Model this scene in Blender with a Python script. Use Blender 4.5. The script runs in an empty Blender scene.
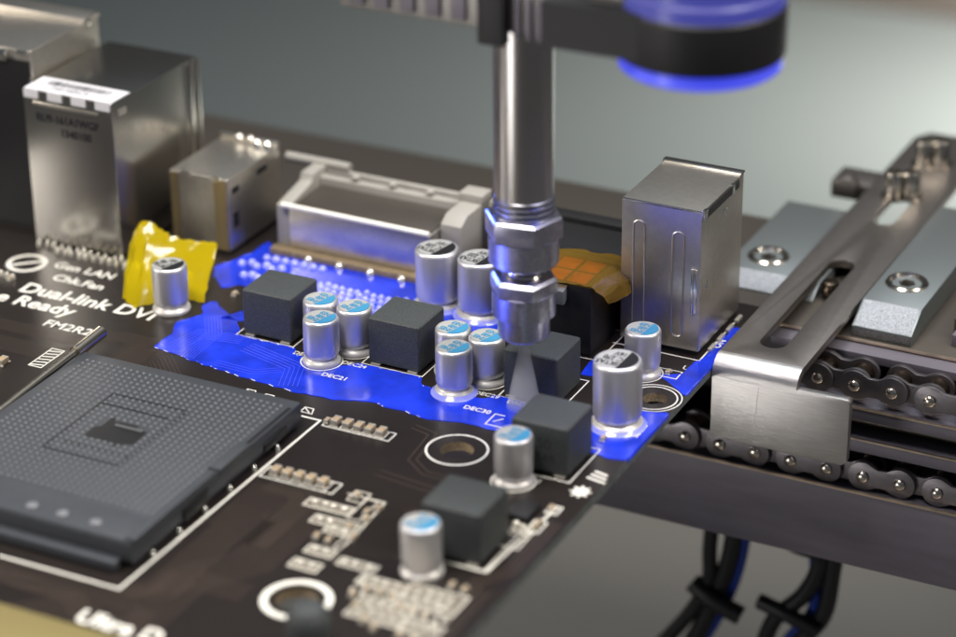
import bpy, bmesh, math, random
from mathutils import Vector, Matrix
from mathutils.geometry import tessellate_polygon
random.seed(7)
PI = math.pi
MM = 0.001
SC = bpy.context.scene
COL = SC.collection

# ------------------------------------------------------------------ camera
RIGHT = Vector((0.893697, 0.448581, -0.008983)); DOWN = Vector((0.189866, -0.396254, -0.898295)); FWD = Vector((-0.406517, 0.801098, -0.439301))
cam_d = bpy.data.cameras.new("camera")
cam = bpy.data.objects.new("camera", cam_d); COL.objects.link(cam)
cam_d.sensor_width = 36.0
cam_d.lens = 36.0 * 2543.0 / 956.0
cam_d.clip_start = 0.02; cam_d.clip_end = 20
cam_d.dof.use_dof = True
cam_d.dof.focus_distance = 0.434
cam_d.dof.aperture_fstop = 11.0
up = -DOWN; back = -FWD
cam.matrix_world = Matrix(((RIGHT.x, up.x, back.x, 166.077*MM), (RIGHT.y, up.y, back.y, -319.307*MM),
                           (RIGHT.z, up.z, back.z, 199.614*MM), (0, 0, 0, 1)))
SC.camera = cam

# ------------------------------------------------------------------ world and lamps
w = bpy.data.worlds.new("World"); SC.world = w; w.use_nodes = True
w.node_tree.nodes["Background"].inputs[0].default_value = (0.80, 0.88, 1.0, 1)
w.node_tree.nodes["Background"].inputs[1].default_value = 0.10
SC.view_settings.view_transform = 'Standard'; SC.view_settings.look = 'None'
SC.view_settings.exposure = 0.0; SC.view_settings.gamma = 1.0
SC.cycles.max_bounces = 8; SC.cycles.transparent_max_bounces = 12
SC.cycles.caustics_reflective = False
SC.cycles.use_denoising = True

def area(name, loc, target, sx, sy, power, color, spread=180):
    l = bpy.data.lights.new(name, 'AREA'); l.shape = 'RECTANGLE'
    l.size = sx*MM; l.size_y = sy*MM; l.energy = power; l.color = color; l.spread = math.radians(spread)
    o = bpy.data.objects.new(name, l); COL.objects.link(o)
    o.location = Vector(loc)*MM
    o.rotation_euler = (Vector(target)-Vector(loc)).to_track_quat('-Z', 'Y').to_euler()
    return o
area("lamp_tube_right", (330, 60, 420), (0, 20, 0), 60, 420, 2.6, (1.0, 0.93, 0.82))
area("lamp_tube_back", (40, 260, 720), (0, 40, 0), 500, 120, 3.6, (0.93, 0.97, 1.0))
area("lamp_top_front", (-60, -200, 520), (0, 20, 0), 200, 120, 3.6, (1.0, 0.96, 0.9))
area("lamp_left_low", (-420, -220, 160), (-20, 20, 0), 120, 120, 1.0, (1.0, 0.93, 0.85))
area("lamp_deck_right", (90, 560, -20), (-40, 540, -150), 140, 120, 3.4, (1.0, 0.90, 0.76), 120)
glow_d = bpy.data.lights.new("coating_glow_spot", 'SPOT'); glow_d.energy = 1.4; glow_d.color = (0.07, 0.10, 1.0); glow_d.spot_size = math.radians(11); glow_d.spot_blend = 0.6; glow_d.shadow_soft_size = 0.008  # added blue spot, stands in for the coating's glow on the nozzle
glow_o = bpy.data.objects.new("coating_glow_spot", glow_d); COL.objects.link(glow_o); glow_o.location = Vector((-62, -42, 10))*MM
glow_o.rotation_euler = (Vector((3, 18, 25))-Vector((-62, -42, 10))).to_track_quat('-Z', 'Y').to_euler()
area("low_front_fill", (-150, -330, -70), (40, 45, -8), 110, 70, 0.036, (1.0, 0.97, 0.93), 60)  # added fill from below board level, brightens bracket and rail fronts
uvl = bpy.data.lights.new("uv_lamp_left", 'SPOT'); uvl.energy = 3.0; uvl.color = (0.10, 0.16, 1.0); uvl.spot_size = math.radians(9); uvl.spot_blend = 0.5; uvl.shadow_soft_size = 0.02
uvo = bpy.data.objects.new("uv_lamp_left", uvl); COL.objects.link(uvo); uvo.location = Vector((-240, 120, 90))*MM
uvo.rotation_euler = (Vector((3, 18, 42))-Vector((-240, 120, 90))).to_track_quat('-Z', 'Y').to_euler()

# ------------------------------------------------------------------ materials
def mat(name, color, rough=0.5, metal=0.0, bump=0.0, bscale=1.0, var=0.0, vscale=0.5, stretch=(1, 1, 1),
        emit=None, estr=0.0, trans=0.0, alpha=1.0, coat=0.0, rvar=0.0, ior=1.45, spec=0.5):
    m = bpy.data.materials.new(name); m.use_nodes = True
    nt = m.node_tree; N = nt.nodes; L = nt.links
    b = N["Principled BSDF"]
    b.inputs['Base Color'].default_value = (*color, 1); b.inputs['Roughness'].default_value = rough
    b.inputs['Metallic'].default_value = metal; b.inputs['IOR'].default_value = ior
    b.inputs['Transmission Weight'].default_value = trans; b.inputs['Alpha'].default_value = alpha
    b.inputs['Coat Weight'].default_value = coat; b.inputs['Coat Roughness'].default_value = 0.08
    b.inputs['Specular IOR Level'].default_value = spec
    if emit:
        b.inputs['Emission Color'].default_value = (*emit, 1); b.inputs['Emission Strength'].default_value = estr
    if bump or var or rvar:
        tc = N.new('ShaderNodeTexCoord'); mp = N.new('ShaderNodeMapping')
        mp.inputs['Scale'].default_value = (1000*stretch[0], 1000*stretch[1], 1000*stretch[2])
        L.new(tc.outputs['Object'], mp.inputs['Vector'])
    if bump:
        n = N.new('ShaderNodeTexNoise'); n.inputs['Scale'].default_value = bscale; n.inputs['Detail'].default_value = 3
        L.new(mp.outputs[0], n.inputs['Vector'])
        bp = N.new('ShaderNodeBump'); bp.inputs['Strength'].default_value = bump; bp.inputs['Distance'].default_value = 0.0001
        L.new(n.outputs['Fac'], bp.inputs['Height']); L.new(bp.outputs[0], b.inputs['Normal'])
    if var or rvar:
        n2 = N.new('ShaderNodeTexNoise'); n2.inputs['Scale'].default_value = vscale; n2.inputs['Detail'].default_value = 5
        L.new(mp.outputs[0], n2.inputs['Vector'])
    if var and emit:
        re_ = N.new('ShaderNodeMapRange'); re_.inputs[1].default_value = 0.3; re_.inputs[2].default_value = 0.7
        re_.inputs[3].default_value = estr*(1-var*1.6); re_.inputs[4].default_value = estr*(1+var*1.6)
        L.new(n2.outputs['Fac'], re_.inputs[0]); L.new(re_.outputs[0], b.inputs['Emission Strength'])
    if var:
        rp = N.new('ShaderNodeMapRange'); rp.inputs[1].default_value = 0.3; rp.inputs[2].default_value = 0.7
        rp.inputs[3].default_value = 1-var; rp.inputs[4].default_value = 1+var
        L.new(n2.outputs['Fac'], rp.inputs[0])
        mx = N.new('ShaderNodeVectorMath'); mx.operation = 'SCALE'; mx.inputs[0].default_value = color
        L.new(rp.outputs[0], mx.inputs['Scale']); L.new(mx.outputs[0], b.inputs['Base Color'])
    if rvar:
        rr = N.new('ShaderNodeMapRange'); rr.inputs[1].default_value = 0.3; rr.inputs[2].default_value = 0.7
        rr.inputs[3].default_value = max(0.02, rough-rvar); rr.inputs[4].default_value = rough+rvar
        L.new(n2.outputs['Fac'], rr.inputs[0]); L.new(rr.outputs[0], b.inputs['Roughness'])
    return m

M = {}
M['mask'] = mat('solder_mask', (0.015, 0.0115, 0.0105), 0.30, bump=0.06, bscale=1.5, var=0.06, vscale=0.3)
M['pcb_edge'] = mat('board_edge', (0.10, 0.11, 0.11), 0.45, var=0.3, vscale=0.6)
M['hole_wall'] = mat('drilled_edge', (0.20, 0.15, 0.09), 0.6, var=0.4, vscale=2.5, bump=0.6, bscale=4)
M['trace'] = mat('trace', (0.050, 0.036, 0.029), 0.33)
M['silk'] = mat('silkscreen', (0.72, 0.70, 0.64), 0.5, var=0.08, vscale=2)
M['silk_dim'] = mat('silkscreen_dim', (0.50, 0.47, 0.41), 0.5)
M['pad_field'] = mat('pad_field', (0.20, 0.18, 0.15), 0.45)
M['solder'] = mat('solder', (0.82, 0.80, 0.75), 0.22, 0.85)
M['pad'] = mat('tinned_pad', (0.58, 0.55, 0.49), 0.35, 0.6, bump=0.3, bscale=3)
M['ceramic'] = mat('ceramic_chip', (0.36, 0.27, 0.17), 0.45, var=0.12, vscale=1.5)
M['choke'] = mat('ferrite', (0.040, 0.045, 0.047), 0.52, bump=1.0, bscale=6, var=0.4, vscale=3.5)
M['choke_print'] = mat('ferrite_print', (0.018, 0.018, 0.018), 0.6)
M['can'] = mat('aluminium_can', (0.66, 0.65, 0.67), 0.44, 0.85, bump=0.08, bscale=3, stretch=(1, 1, 0.25))
M['can_top'] = mat('can_top', (0.34, 0.34, 0.33), 0.6, 0.2, bump=0.1, bscale=4)
M['can_base'] = mat('can_base', (0.58, 0.56, 0.54), 0.4, 0.4)
M['blue_print'] = mat('blue_print', (0.04, 0.20, 0.36), 0.6, spec=0.2)
M['black_print'] = mat('black_print', (0.012, 0.012, 0.014), 0.6, spec=0.2)
M['shield'] = mat('nickel_shield', (0.66, 0.62, 0.56), 0.36, 1.0, bump=0.05, bscale=5, var=0.05, vscale=1)
M['shield_bright'] = mat('nickel_shield_polished', (0.62, 0.60, 0.56), 0.23, 1.0, bump=0.10, bscale=0.12)
M['shield_edge'] = mat('nickel_fold', (0.85, 0.83, 0.78), 0.18, 1.0)
M['chrome'] = mat('bright_lip', (0.92, 0.90, 0.84), 0.2, 0.9)
M['plastic_black'] = mat('black_plastic', (0.012, 0.012, 0.013), 0.4, bump=0.2, bscale=4)
M['plastic_grey'] = mat('grey_plastic', (0.10, 0.105, 0.11), 0.45, bump=0.2, bscale=4)
M['socket'] = mat('socket_plastic', (0.046, 0.050, 0.058), 0.42, bump=0.15, bscale=3, var=0.05, vscale=0.4)
M['socket_bump'] = mat('socket_lit_rim', (0.10, 0.106, 0.118), 0.30)  # paler than the socket: light on the hole rims put into colour
M['socket_dot'] = mat('socket_mould_mark', (0.16, 0.165, 0.18), 0.35)
M['white_plastic'] = mat('ivory_plastic', (0.30, 0.285, 0.26), 0.45, bump=0.1, bscale=2)
M['steel_rod'] = mat('steel_rod', (0.55, 0.50, 0.42), 0.25, 1.0)
M['sticker'] = mat('paper_sticker', (0.62, 0.61, 0.64), 0.6)
M['ink'] = mat('sticker_ink', (0.02, 0.02, 0.025), 0.7, spec=0.1)
M['tape_reflection'] = mat('tape_reflection', (0.36, 0.28, 0.15), 0.4, 0.8)
M['gold'] = mat('gold_strip', (0.24, 0.195, 0.08), 0.5, 0.4)
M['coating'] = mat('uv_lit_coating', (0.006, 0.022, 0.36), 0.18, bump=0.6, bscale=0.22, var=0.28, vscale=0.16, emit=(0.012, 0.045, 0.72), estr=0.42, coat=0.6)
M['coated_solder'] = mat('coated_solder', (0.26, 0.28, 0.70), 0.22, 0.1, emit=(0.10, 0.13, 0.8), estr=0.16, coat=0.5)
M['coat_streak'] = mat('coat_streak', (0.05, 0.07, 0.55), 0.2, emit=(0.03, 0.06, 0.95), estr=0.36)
M['brushed'] = mat('brushed_steel', (0.55, 0.53, 0.52), 0.36, 1.0, bump=0.35, bscale=3, stretch=(0.15, 4, 4), vscale=2, var=0.12)
M['bracket_top'] = mat('satin_steel', (0.32, 0.29, 0.27), 0.40, 1.0, bump=0.08, bscale=4, var=0.05, vscale=0.5)
M['scratch'] = mat('scratch', (0.75, 0.73, 0.70), 0.6, 0.3)
M['block'] = mat('anodised_block', (0.20, 0.22, 0.225), 0.42, 0.75, bump=0.15, bscale=4)
M['block_cut'] = mat('milled_face', (0.24, 0.25, 0.27), 0.42, 0.9, bump=1.0, bscale=5, var=0.4, vscale=4)
M['screw'] = mat('screw_steel', (0.60, 0.56, 0.50), 0.2, 1.0)
M['screw_dark'] = mat('screw_recess', (0.03, 0.025, 0.02), 0.4, 0.8)
M['rail_top'] = mat('rail_top', (0.13, 0.113, 0.098), 0.42, 0.75, bump=0.08, bscale=2)
M['rail_face'] = mat('rail_face', (0.145, 0.132, 0.16), 0.50, 0.25, bump=0.15, bscale=2, stretch=(0.25, 1, 1.5), vscale=0.3, var=0.12)
M['rail_dark'] = mat('rail_dark', (0.06, 0.056, 0.062), 0.35, 0.6, var=0.3, vscale=0.2)
M['edge_bright'] = mat('pale_edge', (0.62, 0.50, 0.38), 0.3, 0.9, var=0.3, vscale=0.3)  # paler metal for the thin strips along the rail edges
M['chain'] = mat('chain_plate', (0.20, 0.185, 0.20), 0.38, 0.9, bump=0.15, bscale=2, var=0.15, vscale=0.5)
M['chain_in'] = mat('chain_inner_plate', (0.17, 0.155, 0.165), 0.40, 0.9)
M['roller'] = mat('chain_roller', (0.20, 0.15, 0.11), 0.25, 1.0)
M['pin'] = mat('chain_pin', (0.62, 0.56, 0.50), 0.22, 1.0)
M['nozzle'] = mat('nozzle_steel', (0.48, 0.46, 0.46), 0.30, 1.0, bump=0.05, bscale=2.0, stretch=(1, 1, 0.1))
M['nut'] = mat('nut_steel', (0.50, 0.50, 0.56), 0.30, 1.0, bump=0.15, bscale=3, var=0.15, vscale=1.5)
M['lamp_black'] = mat('lamp_black', (0.012, 0.012, 0.014), 0.5)
M['lamp_ring'] = mat('lamp_ring', (0.10, 0.11, 0.35), 0.3, emit=(0.03, 0.05, 0.9), estr=0.75)
M['lamp_clear'] = mat('lamp_clear', (0.07, 0.07, 0.12), 0.3, emit=(0.02, 0.04, 0.8), estr=0.3)
M['arm'] = mat('arm_metal', (0.25, 0.24, 0.23), 0.4, 0.7)
M['deck'] = mat('deck', (0.085, 0.083, 0.078), 0.6, 0.0, var=0.05, vscale=0.01)
M['deck_panel'] = mat('deck_panel', (0.068, 0.082, 0.088), 0.5)
M['plate_dark'] = mat('machine_plate', (0.040, 0.041, 0.039), 0.6)
M['deck_dark'] = mat('deck_frame', (0.09, 0.08, 0.075), 0.5)
M['wall'] = mat('cabinet_panel', (0.27, 0.27, 0.265), 0.5)
M['cable'] = mat('cable_black', (0.010, 0.010, 0.012), 0.45)
M['cable_blue'] = mat('cable_blue', (0.01, 0.04, 0.30), 0.4)
M['orange_sq'] = mat('orange_fill', (0.60, 0.20, 0.03), 0.35, 0.4, var=0.2, vscale=0.6)

def film(name, col, rough=0.12, mixt=0.5):
    m = bpy.data.materials.new(name); m.use_nodes = True; nt = m.node_tree; N = nt.nodes; L = nt.links
    N.remove(N["Principled BSDF"]); out = N["Material Output"]
    tr = N.new('ShaderNodeBsdfTransparent'); tr.inputs[0].default_value = (*[min(1, c*1.3) for c in col], 1)
    df = N.new('ShaderNodeBsdfTranslucent'); df.inputs[0].default_value = (*col, 1)
    d2 = N.new('ShaderNodeBsdfDiffuse'); d2.inputs[0].default_value = (*col, 1)
    gl = N.new('ShaderNodeBsdfGlossy'); gl.inputs[0].default_value = (1, 1, 1, 1); gl.inputs['Roughness'].default_value = rough
    a = N.new('ShaderNodeMixShader'); b = N.new('ShaderNodeMixShader'); c = N.new('ShaderNodeMixShader')
    a.inputs[0].default_value = 0.5; L.new(df.outputs[0], a.inputs[1]); L.new(d2.outputs[0], a.inputs[2])
    b.inputs[0].default_value = mixt; L.new(tr.outputs[0], b.inputs[1]); L.new(a.outputs[0], b.inputs[2])
    fr = N.new('ShaderNodeFresnel'); fr.inputs[0].default_value = 1.55
    L.new(fr.outputs[0], c.inputs[0]); L.new(b.outputs[0], c.inputs[1]); L.new(gl.outputs[0], c.inputs[2])
    L.new(c.outputs[0], out.inputs[0]); return m
M['yellow_tape'] = film('yellow_tape_film', (1.0, 0.74, 0.005), 0.12, 0.58)
M['amber_tape'] = film('amber_tape_film', (0.62, 0.36, 0.05), 0.15, 0.35)

def mist_mat():
    m = bpy.data.materials.new('spray_mist'); m.use_nodes = True; nt = m.node_tree; N = nt.nodes; L = nt.links
    N.remove(N["Principled BSDF"]); v = N.new('ShaderNodeVolumePrincipled')
    v.inputs['Color'].default_value = (0.9, 0.93, 1, 1); v.inputs['Density'].default_value = 260
    L.new(v.outputs[0], N["Material Output"].inputs['Volume']); return m
M['mist'] = mist_mat()

# ------------------------------------------------------------------ mesh helpers (all lengths in millimetres)
class MB:
    def __init__(s): s.v = []; s.f = []; s.mi = []; s.mats = []
    def m(s, name):
        if name not in s.mats: s.mats.append(name)
        return s.mats.index(name)
    def add(s, vs, fs, mi=0):
        o = len(s.v); s.v += [tuple(p) for p in vs]
        for f in fs: s.f.append(tuple(i+o for i in f)); s.mi.append(mi)
        return s
    def box(s, x0, x1, y0, y1, z0, z1, mi=0):
        vs = [(x, y, z) for z in (z0, z1) for y in (y0, y1) for x in (x0, x1)]
        return s.add(vs, [(0, 2, 3, 1), (4, 5, 7, 6), (0, 1, 5, 4), (2, 6, 7, 3), (0, 4, 6, 2), (1, 3, 7, 5)], mi)
    def lathe(s, prof, seg=40, c=(0, 0), cap0=True, cap1=True, mi=0, phase=0.0):
        vs = []; fs = []
        for (r, z) in prof:
            for k in range(seg):
                a = 2*PI*k/seg+phase; vs.append((c[0]+r*math.cos(a), c[1]+r*math.sin(a), z))
        n = len(prof)
        for i in range(n-1):
            for k in range(seg):
                k2 = (k+1) % seg
                fs.append((i*seg+k, i*seg+k2, (i+1)*seg+k2, (i+1)*seg+k))
        if cap0: fs.append(tuple(reversed(range(seg))))
        if cap1: fs.append(tuple((n-1)*seg+k for k in range(seg)))
        return s.add(vs, fs, mi)
    def tube(s, pts, r, seg=10, mi=0):
        pts = [Vector(p) for p in pts]; rings = []; prev = None
        for i, p in enumerate(pts):
            d = (pts[min(i+1, len(pts)-1)]-pts[max(i-1, 0)]).normalized()
            if prev is None:
                ref = Vector((0, 0, 1)) if abs(d.z) < .9 else Vector((1, 0, 0)); u = d.cross(ref).normalized()
            else: u = (prev-d*prev.dot(d)).normalized()
            prev = u; vv = d.cross(u)
            rr = r[i] if isinstance(r, (list, tuple)) else r
            rings.append([p+u*rr*math.cos(2*PI*k/seg)+vv*rr*math.sin(2*PI*k/seg) for k in range(seg)])
        vs = [q for ring in rings for q in ring]; fs = []
        for i in range(len(pts)-1):
            for k in range(seg):
                k2 = (k+1) % seg; fs.append((i*seg+k, i*seg+k2, (i+1)*seg+k2, (i+1)*seg+k))
        fs.append(tuple(reversed(range(seg)))); fs.append(tuple((len(pts)-1)*seg+k for k in range(seg)))
        return s.add(vs, fs, mi)
    def prism(s, outer, holes=(), z0=0, z1=1, mi=0, side=None, hole_side=None, axes=(0, 1, 2)):
        # outer counter-clockwise polygon with holes, extruded z0 -> z1
        side = mi if side is None else side; hole_side = side if hole_side is None else hole_side
        loops = [list(outer)]+[list(h) for h in holes]
        flat = [p for l in loops for p in l]
        tris = tessellate_polygon([[Vector((p[0], p[1], 0)) for p in l] for l in loops])
        def mp(x, y, z):
            c = [0, 0, 0]; c[axes[0]] = x; c[axes[1]] = y; c[axes[2]] = z; return tuple(c)
        n = len(flat); o = len(s.v)
        s.v += [mp(p[0], p[1], z1) for p in flat]+[mp(p[0], p[1], z0) for p in flat]
        for t in tris:
            a, b, c = [Vector((flat[i][0], flat[i][1])) for i in t]
            ccw = (b-a).cross(c-a) > 0
            t = t if ccw else (t[0], t[2], t[1])
            s.f.append(tuple(i+o for i in t)); s.mi.append(mi)
            s.f.append(tuple(i+o+n for i in (t[0], t[2], t[1]))); s.mi.append(mi)
        k = 0
        for li, l in enumerate(loops):
            m = len(l)
            for i in range(m):
                a, b = k+i, k+(i+1) % m
                s.f.append((a+o, a+n+o, b+n+o, b+o)); s.mi.append(side if li == 0 else hole_side)
            k += m
        return s
    def dome(s, x, y, z, r, h, seg=8, mi=0):
        prof = [(r, z), (r*0.88, z+h*0.5), (r*0.5, z+h*0.88), (r*0.12, z+h)]
        return s.lathe(prof, seg, (x, y), cap0=True, mi=mi)
    def build(s, name, mats, parent=None, loc=(0, 0, 0), smooth=True, bevel=0, bseg=2, angle=35, rot=None):
        me = bpy.data.meshes.new(name)
        me.from_pydata([(a*MM, b*MM, c*MM) for a, b, c in s.v], [], s.f)
        if isinstance(mats, str): mats = [mats]
        for m in mats: me.materials.append(M[m])
        me.polygons.foreach_set('material_index', [min(i, len(mats)-1) for i in s.mi])
        bm = bmesh.new(); bm.from_mesh(me)
        bmesh.ops.recalc_face_normals(bm, faces=bm.faces)
        if bevel:
            ed = [e for e in bm.edges if len(e.link_faces) == 2 and e.calc_face_angle(0) > math.radians(40)]
            bmesh.ops.bevel(bm, geom=ed, offset=bevel*MM, segments=bseg, profile=0.6, affect='EDGES', clamp_overlap=True)
        if smooth:
            for f in bm.faces: f.smooth = True
            for e in bm.edges:
                if len(e.link_faces) == 2 and e.calc_face_angle(0) > math.radians(angle): e.smooth = False
        bm.to_mesh(me); bm.free(); me.update()
        o = bpy.data.objects.new(name, me); COL.objects.link(o)
        o.location = Vector(loc)*MM
        if rot: o.rotation_euler = rot
        if parent: o.parent = parent
        return o
def tag(o, label=None, cat=None, group=None, kind=None):
    if label: o['label'] = label
    if cat: o['category'] = cat
    if group: o['group'] = group
    if kind: o['kind'] = kind
    return o
def empty(name, loc=(0, 0, 0), parent=None):
    o = bpy.data.objects.new(name, None); COL.objects.link(o); o.location = Vector(loc)*MM
    o.empty_display_size = 0.005
    if parent: o.parent = parent
    return o
def circle(x, y, r, n=40, ry=None): return [(x+r*math.cos(2*PI*k/n), y+(ry or r)*math.sin(2*PI*k/n)) for k in range(n)]
def line_poly(a, b, w):
    a = Vector(a); b = Vector(b); d = (b-a).normalized(); n = Vector((-d.y, d.x))*w/2
    return [a-n, b-n, b+n, a+n]
ZI = [0]
def stroke(mb, pts, w, z, closed=False, t=0.03, mi=0):
    ZI[0] += 1; t = t+(ZI[0] % 12)*0.0012
    pts = [Vector(p) for p in pts]
    n = len(pts); segs = n if closed else n-1
    L = []; R = []
    for i in range(n):
        p = pts[i]; a = pts[(i-1) % n] if (closed or i > 0) else None; b = pts[(i+1) % n] if (closed or i < n-1) else None
        d1 = (p-a).normalized() if a is not None else (b-p).normalized(); d2 = (b-p).normalized() if b is not None else d1
        n1 = Vector((-d1.y, d1.x)); n2 = Vector((-d2.y, d2.x)); m = (n1+n2)
        m = m.normalized() if m.length > 1e-6 else n1
        k = (w/2)/max(0.35, m.dot(n1)); L.append(p+m*k); R.append(p-m*k)
    o = len(mb.v)
    for i in range(n): mb.v += [(L[i].x, L[i].y, z), (R[i].x, R[i].y, z), (L[i].x, L[i].y, z+t), (R[i].x, R[i].y, z+t)]
    def q(*ix): mb.f.append(tuple(i+o for i in ix)); mb.mi.append(mi)
    for i in range(segs):
        a = 4*i; b = 4*((i+1) % n)
        q(a+2, a+3, b+3, b+2); q(a, a+2, b+2, b); q(a+3, a+1, b+1, b+3)
    return mb
def text_mesh(mb, s, x, y, z, size, ang=0.0, sx=1.0, align='LEFT', plane='XY', extr=0.012, mi=0, shear=0.0, bold=0.0, spacing=1.0):
    cu = bpy.data.curves.new('lettering', 'FONT'); cu.body = s; cu.size = size; cu.align_x = align; cu.align_y = 'BOTTOM_BASELINE'
    cu.extrude = extr; cu.shear = shear; cu.offset = bold; cu.resolution_u = 3; cu.space_character = spacing
    ob = bpy.data.objects.new('lettering', cu); COL.objects.link(ob)
    bpy.context.view_layer.update()
    dg = bpy.context.evaluated_depsgraph_get()
    me = bpy.data.meshes.new_from_object(ob.evaluated_get(dg))
    ca, sa = math.cos(ang), math.sin(ang)
    vs = []
    for v in me.vertices:
        a, b, c = v.co.x*sx, v.co.y, v.co.z
        a, b = a*ca-b*sa, a*sa+b*ca
        if plane == 'XY': vs.append((x+a, y+b, z+c))
        else: vs.append((x+a, y-c, z+b))       # upright, facing -Y
    mb.add(vs, [tuple(p.vertices) for p in me.polygons], mi)
    bpy.data.objects.remove(ob); bpy.data.meshes.remove(me); bpy.data.curves.remove(cu)
    return mb
def copy_tree(o, parent=None, loc=None, rz=None):
    c = o.copy(); COL.objects.link(c); c.parent = parent
    if loc is not None: c.location = Vector(loc)*MM
    if rz is not None: c.rotation_euler = (0, 0, rz)
    for ch in list(o.children): copy_tree(ch, c)
    return c
def wobble(poly, step=1.2, amp=0.35, seed=1):
    rnd = random.Random(seed); out = []
    n = len(poly)
    for i in range(n):
        a = Vector(poly[i]); b = Vector(poly[(i+1) % n]); L = (b-a).length; k = max(1, int(L/step))
        nrm = Vector((-(b-a).y, (b-a).x)).normalized()
        for j in range(k):
            t = j/k; off = 0 if j == 0 else rnd.uniform(-amp, amp)
            out.append(tuple(a+(b-a)*t+nrm*off))
    return out
def chaikin(poly, it=2):
    p = [Vector(q) for q in poly]
    for _ in range(it):
        q = []
        for i in range(len(p)):
            a, b = p[i], p[(i+1) % len(p)]; q += [a*.75+b*.25, a*.25+b*.75]
        p = q
    return [tuple(q) for q in p]

# ================================================================== SETTING
d = MB(); d.box(-1400, 1600, -900, 1500, -156, -150); dk = d.build('deck_floor', 'deck', smooth=False); tag(dk, kind='structure')
wl = MB(); wl.box(-1400, 1600, 1500, 1520, -150, 900); wb = wl.build('cabinet_wall', 'wall', smooth=False); tag(wb, kind='structure')
wl = MB(); wl.box(-1420, -1400, -900, 1500, -150, 900); wb = wl.build('cabinet_wall', 'wall', smooth=False); tag(wb, kind='structure')

pn_ = MB(); pn_.box(-900, 1300, 385, 640, -150, -146); tag(pn_.build('deck_panel', 'deck_panel', smooth=False), kind='structure')
# machine frame beam far behind
fb = MB(); fb.box(-900, 1300, 640, 700, -150, -112)
tag(fb.build('frame_beam', 'deck_dark', bevel=2), 'dark blurred machine beam crossing behind everything at the top right', 'beam')

# ================================================================== CONVEYOR RAIL
rail = empty('conveyor_rail', (0, 80, -43))
tag(rail, 'long dark metal conveyor rail carrying two runs of chain behind and under the circuit board', 'rail')
RO = (0, -80, 43)
def rl(mb, name, m, **k): return mb.build(name, m, rail, RO, **k)
X0, X1 = -150, 140
b = MB(); b.box(X0, X1, 70, 113, -5.0, -2.0); rl(b, 'top_plate', 'rail_top', bevel=0.3)
b = MB(); b.box(X0, X1, 71.5, 99, -43, -5.0); rl(b, 'body', 'rail_dark')
b = MB(); b.box(X0, X1, 56.6, 71.5, -40.0, -24.9); rl(b, 'lower_bar', 'rail_face', bevel=0.35)
b = MB(); b.box(X0, X1, 56.2, 56.75, -24.95, -24.6); rl(b, 'pale_edge', 'edge_bright')
b = MB(); b.box(29, X1, 57.0, 71.5, -10.8, -8.4); rl(b, 'chain_guide', 'rail_face', bevel=0.25)
b = MB(); b.box(29, X1, 56.7, 57.1, -8.55, -8.25); rl(b, 'pale_edge', 'edge_bright')
b = MB(); b.box(29, X1, 57.6, 71.5, -17.4, -14.8); rl(b, 'chain_guide', 'rail_face', bevel=0.25)
b = MB(); b.box(29, X1, 57.3, 57.7, -14.95, -14.65); rl(b, 'pale_edge', 'edge_bright')
b = MB(); b.box(29, X1, 66.5, 71.5, -14.8, -10.8); rl(b, 'groove', 'rail_dark')
b = MB(); b.tube([(29, 63, -13.6), (X1, 63, -13.6)], 1.1, 12); rl(b, 'guide_rod', 'rail_top')
b = MB(); b.box(29, X1, 66.0, 70, -4.2, -2.6); rl(b, 'front_lip', 'rail_face', bevel=0.2)
b = MB(); b.box(29, X1, 69.6, 70.0, -2.3, -1.9); rl(b, 'pale_edge', 'edge_bright')

# ---- roller chain, both runs
ch = empty('roller_chain', (60, 60, -12))
tag(ch, 'dark steel roller chain with domed pins running along the front of the rail', 'chain')
CO = (-60, -60, 12)
def link_outline(p, r=2.75, waist=1.75, n=14):
    pts = []
    for k in range(n+1):
        a = -PI/2-PI*k/n; pts.append((-p/2+r*math.cos(a), r*math.sin(a)))
    # upper waist
    pts = [(-p/2+r*math.cos(a), r*math.sin(a)) for a in [math.radians(60+240*k/(n+4)) for k in range(n+5)]]
    low = [(-p*0.12, -waist), (p*0.12, -waist)]
    right = [(p/2+r*math.cos(a), r*math.sin(a)) for a in [math.radians(-120+240*k/(n+4)) for k in range(n+5)]]
    top = [(p*0.12, waist), (-p*0.12, waist)]
    return pts+low+right+top
PITCH = 6.74
def make_link(outer=True):
    y = 57.8 if outer else 58.55
    mb = MB(); mb.prism(link_outline(PITCH), [], 0, 0.7, axes=(0, 2, 1))
    return mb
lo = make_link().build('outer_plate', 'chain', ch, bevel=0.18)
pn = []
for s in (-1, 1):
    mb = MB()
    prof = [(1.05, 0), (1.05, -0.35), (0.85, -0.62), (0.45, -0.78), (0.05, -0.82)]
    vs = []; seg = 18
    for r, z in prof:
        for k in range(seg):
            a = 2*PI*k/seg; vs.append((r*math.cos(a)+s*PITCH/2, z, r*math.sin(a)))
    fs = [(i*seg+k, i*seg+(k+1) % seg, (i+1)*seg+(k+1) % seg, (i+1)*seg+k) for i in range(len(prof)-1) for k in range(seg)]
    fs.append(tuple((len(prof)-1)*seg+k for k in range(seg)))
    mb.add(vs, fs); mb.build('pin', 'pin', lo)
li = make_link().build('inner_plate', 'chain_in', ch, bevel=0.15)
mb = MB()
for s in (-1, 1): mb.tube([(s*PITCH/2, 0.7, 0), (s*PITCH/2, 5.2, 0)], 2.05, 16)
mb.build('roller', 'roller', li)
mb = MB(); mb.prism(link_outline(PITCH), [], 4.2, 5.2, axes=(0, 2, 1)); mb.build('back_plate', 'chain_in', li, bevel=0.15)
first_o, first_i = True, True
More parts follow.
